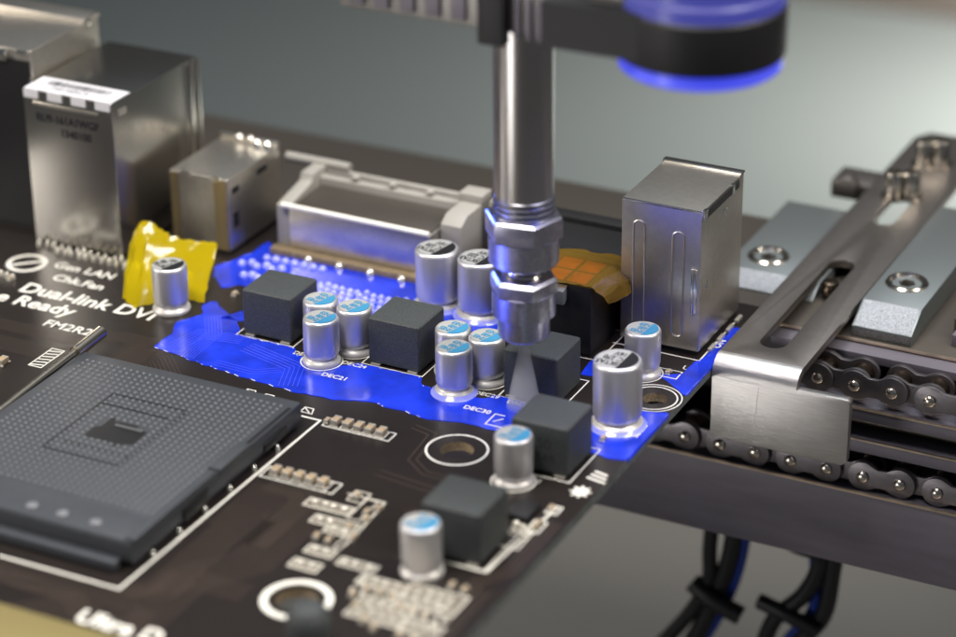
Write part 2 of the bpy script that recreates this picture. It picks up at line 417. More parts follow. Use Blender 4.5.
def run(xs, z0, slope, n, parity):
    global first_o, first_i
    for k in range(n):
        cx = xs+k*PITCH+PITCH/2; z = z0+slope*k
        outer = (k+parity) % 2 == 0
        loc = (cx+CO[0], (57.6 if outer else 58.5)+CO[1], z+CO[2])
        if outer:
            o = lo if first_o else copy_tree(lo, ch); first_o = False
        else:
            o = li if first_i else copy_tree(li, ch); first_i = False
        o.location = Vector(loc)*MM
        o.rotation_euler = (0, math.radians(0.35 if k % 3 == 0 else -0.3), 0)
run(40.91-PITCH, -4.55, 0.01, 13, 0)
run(56.94-PITCH*11.0, -22.0, 0.0, 19, 0)

# ================================================================== SIDE BLOCKS AND CLAMP BRACKET
def screw_head(parent, x, y, z, r=3.9):
    mb = MB(); mb.lathe([(r, z-1.0), (r, z+0.25), (r*0.93, z+0.55), (r*0.82, z+0.55), (r*0.75, z+0.1), (r*0.6, z-0.1)], 40, (x, y), cap1=True)
    h = mb.build('socket_screw', 'screw', parent)
    mb = MB(); mb.lathe([(r*0.40, z-0.05), (r*0.40, z+0.06)], 6, (x, y)); mb.build('hex_recess', 'screw_dark', h, smooth=False)
    return h
def side_block(name, label, x0, x1, yc, ytop, yb, z, sx, sy, dr=3.0):
    r = empty(name, (0, 0, 0)); tag(r, label, 'clamp block')
    r.location = Vector(((x0+x1)/2, (yc+yb)/2, -2))*MM
    off = (-(x0+x1)/2, -(yc+yb)/2, 2)
    mb = MB(); mb.prism([(ytop, z), (yc, z-dr), (yc, -1.99), (yb, -1.99), (yb, z)], [], x0, x1, axes=(1, 2, 0))
    mb.build('body', 'block', r, off, bevel=0.2)
    mb = MB(); mb.add([(x0+.4, yc+.05, z-dr+.12), (x1-.4, yc+.05, z-dr+.12), (x1-.4, ytop-.2, z+.02), (x0+.4, ytop-.2, z+.02)], [(0, 1, 2, 3)])
    if dr > 2.5: mb.box(x0+.3, x1-.3, yc-.06, yc-.02, -1.7, z-dr-.3)
    mb.build('milled_chamfer', 'block_cut', r, off, smooth=False)
    h = screw_head(r, sx+off[0], sy+off[1], z+off[2])
    return r
side_block('clamp_block', 'grey anodised block with a socket screw between the tall metal port and the slotted bracket', 13.0, 31.5, 80.5, 84.5, 117.5, 0.4, 19.0, 91.0, 2.2)
side_block('clamp_block', 'grey block with a socket screw right of the slotted bracket, above the chain', 42.3, 53.3, 70.9, 76.3, 122, 3.0, 47.5, 85.6)
# second layer of plates right of block
r = empty('guide_plate', (75, 85, -2)); tag(r, 'brownish steel plate on the rail at the right edge of the picture', 'plate')
mb = MB(); mb.box(-16, 60, -8, 15, 0, 4.2); mb.build('plate', 'rail_top', r, bevel=0.3)
mb = MB(); mb.box(-14, 60, 18, 34, 0, 9); mb.build('rear_step', 'block', r, bevel=0.3)
mb = MB(); mb.box(-15.5, 60, -10.5, -8.2, 0, 2.2); mb.build('front_strip', 'rail_face', r, bevel=0.2)

br = empty('clamp_bracket', (34, 50, 0.4))
tag(br, 'slotted brushed steel bracket bent down at its front end against the board edge', 'bracket')
BO = (-34, -50, -0.4)
def slot(xc, y0, y1, w, n=10):
    return [(xc+w/2*math.cos(a), y1+w/2*math.sin(a)) for a in [PI*k/n for k in range(n+1)]] + \
           [(xc+w/2*math.cos(a), y0+w/2*math.sin(a)) for a in [PI+PI*k/n for k in range(n+1)]]
mb = MB(); mb.prism([(26.3, 48.0), (41.6, 48.0), (41.6, 160), (28.5, 160), (26.3, 156)], [slot(33.6, 55.0, 90.0, 4.8), slot(34.1, 113, 124, 4.4)], 0.5, 2.0)
mb.build('arm', 'bracket_top', br, BO, bevel=0.12)
mb = MB(); prof = []
NB = 10
for k in range(NB+1):
    a = PI/2+PI/2*k/NB
    prof.append((48.0+3.4*math.cos(a), -1.4+3.4*math.sin(a)))
inn = [(48.0+1.9*math.cos(PI/2+PI/2*k/NB), -1.4+1.9*math.sin(PI/2+PI/2*k/NB)) for k in range(NB+1)]
mb.prism(prof+inn[::-1], [], 26.3, 41.6, axes=(1, 2, 0)); mb.build('bend', 'brushed', br, BO)
mb = MB(); mb.prism([(26.3, -13.2), (50.3, -13.2), (51.2, -12.3), (51.2, -1.0), (50.8, -0.6), (41.9, -0.6), (41.6, -0.9), (41.6, -1.4), (26.3, -1.4)][::1], [], 44.6, 46.1, axes=(0, 2, 1))
mb.build('front_plate', 'brushed', br, BO, bevel=0.15)
mb = MB(); mb.prism(line_poly((34.3, -9.5), (34.9, -2.0), 0.10), [], 44.57, 44.60, axes=(0, 2, 1)); mb.build('scratch', 'scratch', br, BO, smooth=False)
def stud(x, y, h):
    mb = MB(); mb.lathe([(2.5, 2.0), (2.5, 2.6), (1.7, 2.6), (1.7, 2.0+h-.3), (1.5, 2.0+h), (0.8, 2.0+h), (0.75, 2.0+h-1.0)], 20, (x, y)); mb.build('clamp_screw', 'screw', br, BO)
stud(32.3, 124, 5.5); stud(35.2, 125.5, 5.5); stud(32.6, 142, 5.5); stud(35.6, 143.5, 5.5)
mb = MB(); mb.lathe([(1.8, -1.0), (1.8, 0.3), (1.5, 1.2), (1.0, 1.4)], 20, (33.6, 84)); mb.build('clamp_screw', 'roller', br, BO)
# knob left of bracket
mb = MB(); mb.box(18, 26.2, 128, 136, -2, 1.8); mb.tube([(22, 128, 2), (22, 124.5, 2)], 2.2, 16); 
tag(mb.build('locking_tab', 'bracket_top', bevel=0.6), 'small dark locking tab sticking out left of the slotted bracket near its far end', 'tab')
# small studs on the block in the slot
# ================================================================== MOTHERBOARD
mbd = empty('motherboard', (0, 0, -1.6))
tag(mbd, 'dark brown computer motherboard with capacitors, chokes and a processor socket, partly covered in blue coating', 'circuit board')
Z0 = (0, 0, 1.6)
def pb(mb, name, m, loc=(0, 0, 0), **k):
    return mb.build(name, m, mbd, (loc[0], loc[1], loc[2]+1.6), **k)
H2 = (21.9, 30.2)
mb = MB(); mb.prism([(-145, -115), (26.05, -115), (26.05, 71), (-145, 71)],
                    [circle(0, 0, 2.75, 48)[::-1], circle(H2[0], H2[1], 2.1, 48)[::-1], circle(-0.6, -50.2, 3.2, 48)[::-1]], -1.6, 0, mi=0, side=1, hole_side=2)
board = pb(mb, 'board', ['mask', 'pcb_edge', 'hole_wall'], smooth=False)

# traces
def bundle(pts, n, gap, w=0.16, z=0.012, m='trace'):
    tr = MB()
    pts = [Vector(p) for p in pts]
    for k in range(n):
        off = (k-(n-1)/2)*gap; q = []
        for i, p in enumerate(pts):
            d1 = (p-pts[i-1]).normalized() if i else (pts[1]-p).normalized()
            d2 = (pts[i+1]-p).normalized() if i < len(pts)-1 else d1
            nn = (Vector((-d1.y, d1.x))+Vector((-d2.y, d2.x))).normalized(); c = nn.dot(Vector((-d1.y, d1.x)))
            q.append(p+nn*off/max(c, .4))
        stroke(tr, q, w, z, t=0.012)
    return pb(tr, 'trace_bundle', m, smooth=False)
bundle([(-24, -27), (-17, -27), (-12, -31), (-12, -44), (-18, -52), (-18, -80)], 13, 0.62)
bundle([(-24, -60), (-16, -52), (-8, -52)], 8, 0.6)
bundle([(-70, 5), (-62, 5), (-57, 0)], 12, 0.7)
bundle([(-105, 6), (-80, 6), (-72, 11), (-66, 11)], 7, 0.55)
bundle([(-108, -4), (-98, 0), (-80, 0), (-74, 4)], 8, 0.6)
bundle([(-60, 14), (-66, 8), (-66, 0)], 9, 0.6)
bundle([(-66, -66), (-52, -66), (-44, -62), (-30, -62)], 10, 0.7)
bundle([(-20, -62), (-20, -76), (-10, -86)], 10, 0.7)
bundle([(24, -14), (24, -30), (21, -34), (21, -60)], 3, 0.9, 0.3)
bundle([(-10, 4), (-6, 3), (-5, -6), (-1, -9), (6, -9)], 2, 1.2, 0.2)
bundle([(-8, -12), (8, -14), (8, -24)], 2, 1.6, 0.2)

bundle([(-22, -24), (-14, -24), (-14, -40)], 6, 0.7, 0.2)
bundle([(-24, -34), (-20, -34), (-20, -56), (-36, -72)], 9, 0.7, 0.2)
bundle([(-60, -62), (-30, -64), (-24, -70)], 4, 0.9, 0.25)
bundle([(2, -20), (8, -26), (8, -34)], 3, 0.8, 0.18)
bundle([(12, -58), (18, -56), (23, -50), (23, -36)], 3, 0.9, 0.25)
# silkscreen
sk = MB()
ZS = 0.03
stroke(sk, [(-72.8, -0.9), (-24.9, -0.9), (-25.6, -59.1), (-72.8, -59.1)], 0.42, ZS, closed=True)
def ring_strip(mb, x, y, r0, r1, z=ZS, n=64, mi=0): stroke(mb, circle(x, y, (r0+r1)/2, n), r1-r0, z, closed=True, mi=mi)
ring_strip(sk, 0, 0, 4.85, 5.2)
ring_strip(sk, -0.6, -50.2, 4.3, 5.4)
ring_strip(sk, H2[0]-.4, H2[1], 3.95, 4.2); ring_strip(sk, H2[0]-.4, H2[1], 4.75, 4.95)
for (x0, x1, y0, y1) in ((-54.2, -42.6, 20.4, 32), (-28.8, -17.0, 20.2, 32), (-2.2, 9.3, 19.6, 31), (9.6, 20.9, -2.0, 10), (8.9, 20.6, -31.6, -20), (-9, 7.6, 38.6, 51)):
    stroke(sk, [(x0, y0), (x1, y0), (x1, y1), (x0, y1)], 0.22, 0.085, closed=True)
stroke(sk, [(23.3, 64), (23.3, 46.2), (7.0, 46.2)], 0.28, 0.085)
text_mesh(sk, 'Dual-link DVI', -71.0, 18.6, ZS, 5.4, align='RIGHT', sx=0.98, bold=0.10)
text_mesh(sk, 'e Ready', -85.3, 13.7, ZS, 5.2, align='RIGHT', sx=1.0, bold=0.10)
text_mesh(sk, 'FM2R2', -87.8, 8.7, ZS, 3.4, bold=0.04, sx=1.05)
text_mesh(sk, 'Gen LAN', -100.5, 30.0, ZS, 3.4, bold=0.06, sx=1.0)
text_mesh(sk, 'Chk.Fan', -97.5, 25.3, ZS, 3.4, bold=0.06, sx=1.0)
ring_strip(sk, -105.6, 29.2, 3.0, 3.9); stroke(sk, [(-107.8, 27.2), (-103.4, 31.2)], 0.8, ZS)
text_mesh(sk, 'DEC30', -5.7, 13.1, 0.10, 1.7, bold=0.02)
text_mesh(sk, 'DEC21', -33.0, 13.2, 0.10, 1.7, bold=0.02)
text_mesh(sk, 'DEC29', -6.5, 18.6, 0.10, 1.6, bold=0.02)
text_mesh(sk, 'DEC24', -32.0, 18.6, 0.10, 1.6, bold=0.02)
text_mesh(sk, 'DECC6', -41.5, 18.2, 0.10, 1.6, bold=0.02)
text_mesh(sk, 'DAL1', 0.0, 18.0, 0.10, 1.5, bold=0.02)
text_mesh(sk, 'DPL1', 13.2, -4.0, ZS, 1.6, bold=0.02)
text_mesh(sk, 'SEC35', 24.6, 16.2, 0.10, 1.8, bold=0.02, ang=PI/2)
text_mesh(sk, 'U1', 21.6, 42.2, ZS, 2.0, bold=0.02, ang=0)
text_mesh(sk, 'ON', 24.6, 52.0, 0.10, 2.2, bold=0.06, ang=PI/2)
stroke(sk, [(2.0, 13.6), (0.2, 13.6), (0.2, 9.8), (7.0, 9.8)], 0.2, 0.085); stroke(sk, [(1.0, 11), (2.2, 12.6)], 0.2, 0.1)
stroke(sk, [(18.3, 41.0), (22.3, 41.0), (22.3, 38.2), (18.3, 38.2)], 0.22, ZS, closed=True)
# plus sign and coarse letters near the edge
star = [(23.6+(1.9 if k % 2 == 0 else 1.05)*math.cos(PI*k/8+.2), -3.6+(2.1 if k % 2 == 0 else 1.2)*math.sin(PI*k/8+.2)) for k in range(16)]
sk.prism(star, [], ZS, ZS+.03)
for k in range(3): stroke(sk, [(22.6+k*0.2, 1.0+k*1.15), (26.0-k*.3, 0.4+k*1.15)], 0.5, ZS)
pf = MB()
# outlines of the small-part fields
def rrect(x0, x1, y0, y1, w=0.35): stroke(sk, [(x0, y0), (x1, y0), (x1, y1), (x0, y1)], w, ZS, closed=True)
rrect(-23.8, -11.4, -2.3, 0.5, 0.2); rrect(-24.4, -11.2, -21.2, -17.8, 0.22)
for k in range(5): stroke(sk, [(-20.8+k*2.05, -2.3), (-20.8+k*2.05, 0.5)], 0.15, ZS)
for k in range(5): stroke(sk, [(-21.3+k*2.15, -21.2), (-21.3+k*2.15, -17.8)], 0.15, ZS)
sd = MB()
def rr_(x0, x1, y0, y1, w=0.25): stroke(sd, [(x0, y0), (x1, y0), (x1, y1), (x0, y1)], w, 0.034, closed=True)
for (x0, x1, y0, y1) in ((-13.6, -5.8, -26.0, -23.6), (-10.2, -2.6, -30.0, -27.6), (-6.9, -2.4, -31.6, -30.2), (-6.5, -1.9, -38.1, -35.8), (-6.6, -1.9, -42.6, -40.2),
                         (-0.4, 5.9, -39.0, -37.0), (4.8, 12.6, -42.4, -39.8), (12.5, 21.9, -44.6, -38.8), (7.5, 16.2, -50.6, -45.2), (16.6, 22.4, -51, -47.6)):
    pf.prism([(x0+.2, y0+.2), (x1-.2, y0+.2), (x1-.2, y1-.2), (x0+.2, y1-.2)], [], 0.005, 0.018)
    rr_(x0, x1, y0, y1, 0.32)
stroke(sd, [(-9, -20.0), (-2.4, -20.0), (-1.8, -30), (-1.8, -34)], 0.4, 0.034)
rr_(-8.2, -5.6, -21.8, -18.6); rr_(-5.4, -3.4, -26.6, -20.2); rr_(-3.0, -1.9, -35, -30)
for (x, y) in ((-40.6, 2.6), (-36.9, 2.4), (-28.5, 1.2)):
    stroke(sk, [(x-1, y-.8), (x+1.2, y-.8), (x+.6, y+.9), (x-1, y+.9)], 0.2, ZS, closed=True); stroke(sk, [(x-.8, y+.6), (x+.6, y-.6)], 0.2, ZS)
stroke(sk, [(22.4, -9.6), (21.4, -22.5), (20.9, -31.3), (8.6, -31.6)], 0.45, ZS)
rrect(21.3, 23.2, -11.8, -9.4, 0.3); rrect(21, 23, -18.0, -14.6, 0.3); rrect(18.6, 22.3, -23.6, -18.4, 0.25)
text_mesh(sk, 'Ultra D', -27.0, -69.0, ZS, 4.6, bold=0.16)
# ladder pattern near the socket lever
for (x, y) in ((-80.5, 0.8), (-75.6, 0.2)):
    stroke(sk, [(x, y-6), (x+2.6, y-6), (x+2.6, y+1), (x, y+1)], 0.22, ZS, closed=True)
    for k in range(6): stroke(sk, [(x+.2, y-5.6+k*1.1), (x+2.4, y-5.0+k*1.1)], 0.3, ZS)
pb(sk, 'silkscreen_print', 'silk', smooth=False); pb(pf, 'pad_field', 'pad_field', smooth=False); pb(sd, 'outline_print', 'silk_dim', smooth=False)

# gold edge strip and far edge fittings
mb = MB(); mb.box(-120, -6, -84, -72.8, 0.02, 2.5); pb(mb, 'gold_edge_strip', 'gold', bevel=0.3)

# ---- solder joints, small parts
def joints(name, pts, r, h, m):
    mb = MB(); mb.dome(0, 0, 0, r, h, 12); first = pb(mb, name, m, (pts[0][0], pts[0][1], 0.02))
    for p in pts[1:]:
        c = first.copy(); COL.objects.link(c); c.location = Vector((p[0], p[1], 1.62))*MM; s = random.uniform(.85, 1.15); c.scale = (s, s, s)
    return first
c1 = [(-12.2, -24.8), (-10.3, -24.6), (-8.9, -24.7), (-6.9, -24.8), (-9, -28.8), (-7.1, -28.9), (-5.5, -30.4), (-3.6, -30.6), (-5.1, -36.9), (-3.2, -36.9), (-5.2, -41.3), (-3.2, -41.2)]
c2 = [(0.8, -38.2), (2.5, -37.9), (5, -38), (19.6, -43.4), (21.6, -46), (21.4, -49.2), (19.0, -17.2), (20.3, -17.6), (21.7, -20), (19.3, -19.2), (20.7, -19.5)]
joints('solder_joint', c1+c2, 0.62, 0.75, 'pad')
c3 = []
for i in range(9):
    for j in range(5):
        x = 5.5+i*1.8+(j % 2)*.5; y = -40.5-j*2.0-(i % 3)*.25
        if not (x < 8 and y < -46): c3.append((x, y))
joints('solder_joint', c3, 0.5, 0.55, 'pad')
c4 = [(-103+i*1.7+random.uniform(-.25, .25), 35.3+j*1.6+random.uniform(-.2, .2)) for i in range(18) for j in range(2)]
c4 += [(-108+i*1.6, 37.0+random.uniform(-.3, .3)) for i in range(3)]
c4 += [(-109+i*1.3, 22.4) for i in range(5)]
joints('header_pin', c4, 0.55, 1.3, 'pad')
c5 = []
for i in range(25):
    for j in range(4):
        c5.append((-58+i*1.6+(j % 2)*.7+random.uniform(-.15, .15), 38.5+j*1.9+random.uniform(-.2, .2)+(i % 5 == 0)*.8))
joints('coated_solder_joint', c5[:76], 0.82, 0.95, 'coated_solder')
c6 = [(-69+i*1.6, 46.5+(i % 2)*1.0) for i in range(6)]+[(-66+i*1.5, 42.2+(i % 2)*.6) for i in range(8)]+[(-66+i*2.0, 50.6) for i in range(7)]
joints('coated_solder_joint', c6, 0.85, 0.8, 'coated_solder')

def chip(x, y, rz=0, s=1.0, dark=False):
    r = MB(); r.box(-.62*s, .62*s, -.72*s, .72*s, 0.05, 1.15*s); o = pb(r, 'chip_capacitor', 'ceramic', (x, y, 0), bevel=0.08, rot=(0, 0, rz))
    for t in (-1, 1):
        e = MB(); e.box(-.66*s, .66*s, t*.72*s-.30*s*(t < 0), t*.72*s+.30*s*(t > 0), 0.03, 1.18*s)
        e.box(-.85*s, .85*s, t*1.05*s-.25*s, t*1.05*s+.25*s, 0.0, 0.25)
        e.build('end_cap', 'pad', o, bevel=0.08)
    return o
proto = chip(-21.9, -0.9)
for (x, y) in [(-19.7, -.9), (-17.6, -.9), (-15.55, -.9), (-13.4, -.9), (-22.4, -19.4), (-20.3, -19.4), (-18.1, -19.4), (-16.0, -19.4), (-13.7, -19.4),
               (-100.5, -6.8), (-97.8, -6.8), (-95.2, -6.8), (-92.6, -6.8), (-90, -6.8), (-87.4, -6.8), (-84.8, -6.8)]:
    copy_tree(proto, mbd, (x, y, 1.6))
ps = chip(-23.6, -.9, 0, .6)
for (x, y) in ((-7.2, -20.2), (-3.4, -24), (-3.6, -29), (21.8, -10.6), (22, -15.5), (22, -17), (-104.0, 22), (20.3, 39.6), (16, 44.6), (7.4, -43.6), (9.6, -43.8), (11.8, -44.0), (14, -45.8), (16.2, -46), (18.4, -46.2), (6.2, -45.6), (20.4, -37.4), (18.2, -37.2), (8, -48.2), (11, -51), (13.2, -52), (17.5, -52.3), (20, -52.6), (-1.6, -31.5), (-2.4, -26), (-2.2, -22.5), (-6.8, -33.6), (-4.6, -33.8), (-63, 34.2), (-45, 41), (19.9, 13.3)): copy_tree(ps, mbd, (x, y, 1.6))
mb = MB(); mb.box(-1.9, 1.9, -2.6, 2.6, 0.05, 1.0); o = pb(mb, 'transistor', 'plastic_black', (18.3, -13.4, 0), bevel=0.12)

# ---- chokes
def choke(x0, y0, w, dpt, h):
    mb = MB(); mb.box(-w/2, w/2, -dpt/2, dpt/2, 0.25, h)
    return mb.build('choke', 'choke', mbd, (x0+w/2, y0+dpt/2, 1.6), bevel=0.62, bseg=3)
ck = choke(-53.2, 21.1, 10.0, 9.6, 8.9); ck['label'] = 'leftmost dark grey cubic choke beside the yellow tape'
mb = MB()
for s in (-1, 1): mb.box(s*3.6-.9, s*3.6+.9, -5.05, 5.05, 0.02, 0.3)
mb.build('terminal', 'pad', ck, bevel=0.05)
for (x, y, lb) in ((-27.8, 20.8, 'dark grey cubic choke in the middle of the coated strip'), (-1.6, 20.2, 'dark grey cubic choke under the spray nozzle'),
                   (10.15, -1.0, 'dark grey cubic choke at the corner of the coating printed R50'), (9.6, -30.6, 'blurred dark grey cubic choke nearest the camera')):
    c = copy_tree(ck, mbd, (x+5.0, y+4.8, 1.6)); c['label'] = lb
    if 'R50' in lb:
        mb = MB(); text_mesh(mb, 'R50', 0.0, -4.8, 4.6, 2.6, plane='XZ', extr=0.03, align='CENTER'); text_mesh(mb, '1348', 0.4, -4.8, 2.2, 2.4, plane='XZ', extr=0.03, align='CENTER')
        mb.build('print', 'choke_print', c, smooth=False)

# ---- capacitors
def capacitor(r, h, kind, lines, ts):
    mb = MB()
    mb.lathe([(r*.86, 1.25), (r*.90, 1.6), (r*.97, 2.0), (r, 2.5), (r, h-.75), (r*.985, h-.35), (r*.93, h-.08), (r*.88, h), (r*.84, h-.03)], 48, cap0=True, cap1=True)
    can = mb.build('capacitor', 'can', mbd, (0, 0, 1.6), angle=50)
    mb = MB(); mb.lathe([(r*1.05, 0.04), (r*1.08, .35), (r*1.05, .8), (r*.95, 1.0), (r*.9, 1.3)], 48); mb.build('base', 'can_base', can, angle=50)
    mb = MB(); mb.lathe([(r*.83, h-.03), (r*.83, h+.012)], 48); mb.build('top_disc', 'can_top', can)
    mb = MB(); rr = r*.84; a0 = math.acos(.30)
    pts = [(rr*math.cos(a), rr*math.sin(a)) for a in [-a0+2*a0*k/20 for k in range(21)]]
    mb.prism(pts, [], h+.02, h+.045)
    mb.build('polarity_mark', 'blue_print' if kind == 'blue' else 'black_print', can, smooth=False)
    mb = MB()
    for i, s in enumerate(lines):
        text_mesh(mb, s, r*.22, (i-1)*ts*.92+ts*.32, h+.05, ts, ang=PI, sx=.72, extr=.012, bold=0.045)
    mb.build('top_print', 'blue_print' if kind == 'blue' else 'black_print', can, smooth=False)
    return can
def place(proto, first, x, y, rz, label):
    c = proto if first else copy_tree(proto, mbd)
    c.location = Vector((x, y, 1.6))*MM; c.rotation_euler = (random.uniform(-.012, .012), random.uniform(-.012, .012), rz+random.uniform(-.06, .06)); c['label'] = label
RZ = math.radians(-17)
sm = capacitor(3.12, 8.6, 'blue', ['SNE5', '680', 'N59'], 1.5)
for i, (x, y, lb) in enumerate(((-35.4, 17.9, 'front can of the left blue-marked trio'), (-39.0, 24.3, 'rear left can of the left blue-marked trio'),
        (-32.3, 24.2, 'right can of the left blue-marked trio'), (-9.6, 17.8, 'front can of the right blue-marked trio'),
        (-13.1, 24.25, 'rear left can of the right blue-marked trio'), (-6.45, 23.9, 'right can of the right blue-marked trio, beside the nozzle'),
        (12.7, -5.2, 'blue-marked can in front of the printed choke'), (12.3, -35.4, 'blurred blue-marked can nearest the camera'),
        (16.2, 37.7, 'blue-marked can in front of the tall metal port'))):
    place(sm, i == 0, x, y, RZ if x < 12 else (math.radians(-3) if y > 0 else math.radians(-12)), lb)
bg = capacitor(3.98, 11.3, 'black', ['SKTA5', 'C 220', '16V'], 1.85)
place(bg, True, -27.65, 46.8, math.radians(-8), 'left one of two tall cans behind the chokes')
place(bg, False, -19.05, 46.3, math.radians(-8), 'tall can partly behind the nozzle')
b1 = capacitor(4.05, 12.0, 'black', ['SKTA5', 'C 270', '16V'], 1.9)
place(b1, True, 19.75, 19.3, math.radians(-2), 'large black-marked can in the blue coating beside the ring hole')
b2 = capacitor(3.2, 9.1, 'black', ['SKTA5', 'C 100', '16V'], 1.5)
place(b2, True, -70.1, 24.1, math.radians(-14), 'black-marked can in front of the yellow tape')
# bare rims round the cans that stand in the coating
mb = MB()
for (x, y, r0, r1) in ((-35.4, 17.9, 3.5, 3.75), (-32.3, 24.2, 3.5, 3.7), (-9.6, 17.8, 3.4, 3.6), (-6.45, 23.9, 3.5, 3.7), (16.2, 37.7, 3.5, 3.7), (12.7, -5.2, 3.5, 3.7)): ring_strip(mb, x, y, r0, r1, 0.09)
pb(mb, 'outline_print', 'silk', smooth=False)

# ---- metal port boxes
def port(name, label, x0, x1, y0, y1, z1, m='shield', zb=0.9):
    mb = MB(); mb.box(x0, x1, y0, y1, zb, z1); o = pb(mb, name, m, bevel=0.22, bseg=3); o['label'] = label
    mb = MB(); mb.box(x0+.4, x1-.4, y0+.4, y1-.4, 0.02, zb); mb.build('insulator', 'plastic_black', o)
    return o
usb = port('port_housing', 'tall brushed metal port with two pressed grooves at the right end of the board', 7.7, 22.5, 47.6, 66.7, 27.3)
def oval_ridge(parent, xc, z0, z1, w, y):
    mb = MB(); pts = [(xc+w/2*math.cos(a), z1+w/2*math.sin(a)) for a in [PI*k/10 for k in range(11)]]+[(xc+w/2*math.cos(a), z0+w/2*math.sin(a)) for a in [PI+PI*k/10 for k in range(11)]]
    mb.tube([(p[0], y, p[1]) for p in pts+pts[:1]], 0.16, 6); g = mb.build('pressed_groove', 'shield', parent)
    return g
oval_ridge(usb, 11.0, 3.5, 22.6, 2.1, 47.55); oval_ridge(usb, 18.3, 4.2, 21.8, 2.1, 47.55)
mb = MB(); mb.box(7.6, 22.7, 65.4, 66.9, 27.25, 27.75); mb.build('folded_lip', 'shield_edge', usb, bevel=0.2)
mb = MB(); mb.box(7.8, 22.5, 47.45, 47.75, 26.95, 27.4); mb.build('folded_lip', 'shield_edge', usb, bevel=0.12)
mb = MB(); mb.box(22.45, 22.75, 48.6, 64.0, 25.6, 27.0); mb.build('side_seam', 'plastic_black', usb, smooth=False)
mb = MB(); mb.box(22.4, 22.95, 47.6, 49.0, 25.9, 27.5); mb.box(22.4, 22.95, 60.5, 61.4, 25.2, 27.4); mb.build('tab', 'shield_edge', usb, bevel=0.1)
mb = MB(); mb.box(22.48, 22.62, 57.4, 58.8, 22.9, 24.0); mb.box(22.48, 22.62, 49.5, 51, 12.0, 13.4); mb.build('latch_window', 'shield_edge', usb, bevel=0.05)
mb = MB(); mb.box(21.1, 22.0, 47.35, 47.7, 8.2, 16.5); mb.box(20.9, 21.3, 47.1, 47.7, 7.8, 16.6); mb.build('spring_tab', 'shield_edge', usb, bevel=0.1)
mb = MB()
for k in range(4): mb.box(23.2, 23.9, 50+k*4.2, 52.6+k*4.2, 0.02, 0.7)
mb.build('solder_tab', 'pad', usb, bevel=0.15)

lan = port('port_housing', 'large blurred metal port box with a white sticker on top and a printed code on its front', -109.5, -89.8, 37.8, 66.2, 31.4, 'shield_bright')
mb = MB(); mb.prism([(-109.3, 38.0), (-90.0, 38.0), (-90.0, 44.3), (-109.3, 44.3)], [], 31.42, 31.56)
for k in range(4): mb.box(-109.2+k*5.3, -106.0+k*5.3 if k < 3 else -90.1, 37.60, 37.72, 29.9, 31.5)
stk = mb.build('sticker', 'sticker', lan, smooth=False)
mb = MB(); x = -106.5
rnd = random.Random(3)
while x < -92.5:
    wd = rnd.choice((.18, .3, .5)); mb.box(x, x+wd, 41.0, 43.2, 31.58, 31.62); x += wd+rnd.choice((.25, .4))
text_mesh(mb, '1340100RU9', -105.2, 39.2, 31.61, 1.7)
mb.build('barcode', 'ink', stk, smooth=False)
mb = MB(); text_mesh(mb, 'RU9-161A1WGF', -99.9, 37.74, 25.6, 2.15, plane='XZ', align='CENTER', bold=.05, sx=.92); text_mesh(mb, '1340100', -98.2, 37.74, 23.1, 2.15, plane='XZ', align='CENTER', bold=.05, sx=.92)
mb.build('printed_code', 'ink', lan, smooth=False)
mb = MB(); mb.box(-107.4, -92.8, 37.62, 37.82, 28.6, 29.2); mb.build('pressed_groove', 'shield', lan, bevel=0.08)
mb = MB(); mb.box(-89.85, -89.5, 62.4, 64.6, 0.9, 30.5); mb.box(-89.85, -89.2, 65.4, 66.6, 0.9, 31.0); mb.build('side_seam', 'shield_edge', lan, bevel=0.1)
mb = MB(); mb.box(-89.85, -89.55, 39.8, 42.2, 28.4, 29.6); mb.box(-89.85, -89.6, 54, 55.6, 20, 21.4); mb.build('tab', 'shield', lan, bevel=0.1)

# far left stacked port
fl = port('port_housing', 'tallest metal port with a dark front at the left edge of the picture', -140, -110.6, 42.6, 64.8, 36.8)
mb = MB(); mb.box(-139, -111.0, 42.2, 42.55, 1.0, 34.9); mb.build('dark_front', 'plastic_black', fl, smooth=False)
mb = MB(); mb.box(-140, -110.5, 60.0, 65.2, 36.8, 37.6); mb.build('raised_lip', 'shield', fl, bevel=0.3)
mb = MB(); mb.box(-122, -115.5, 41.6, 42.7, 34.4, 36.6); mb.box(-113.5, -111, 42.0, 42.7, 36.0, 36.9); mb.build('tab', 'shield_edge', fl, bevel=0.2)
mb = MB(); mb.box(-110.9, -110.3, 41.9, 43.0, 30.2, 31.8); mb.box(-111, -110.2, 60.3, 61.6, 36.0, 37.2); mb.build('tab', 'shield_edge', fl, bevel=0.1)

# short port (left of the white connector)
sp = port('port_housing', 'short blurred metal port between the sticker box and the ivory connector', -85.4, -72.6, 48.6, 67.4, 15.4)
mb = MB(); mb.box(-75.6, -73.0, 48.42, 48.62, 1.0, 15.0); mb.box(-85.2, -83.6, 48.42, 48.62, 1.0, 15.0); mb.build('tape_reflection', 'tape_reflection', sp)  # yellow tape's reflection, painted on as thin strips
mb = MB()
for (x, y, wd) in ((-82.6, 48.3, 2.0), (-76.3, 48.3, 2.0)): mb.box(x, x+wd, y, y+.7, 14.6, 15.9)
for (x, y) in ((-80.5, 66.0), (-78.0, 66.0)): mb.dome(x, y, 15.4, 1.2, 1.8, 12)
mb.build('tab', 'shield', sp, bevel=0.1)
mb = MB()
for x in (-75.6, -73.4): mb.dome(x, 64.5, 15.4, 1.15, 2.0, 12)
mb.build('contact_bump', 'chrome', sp)
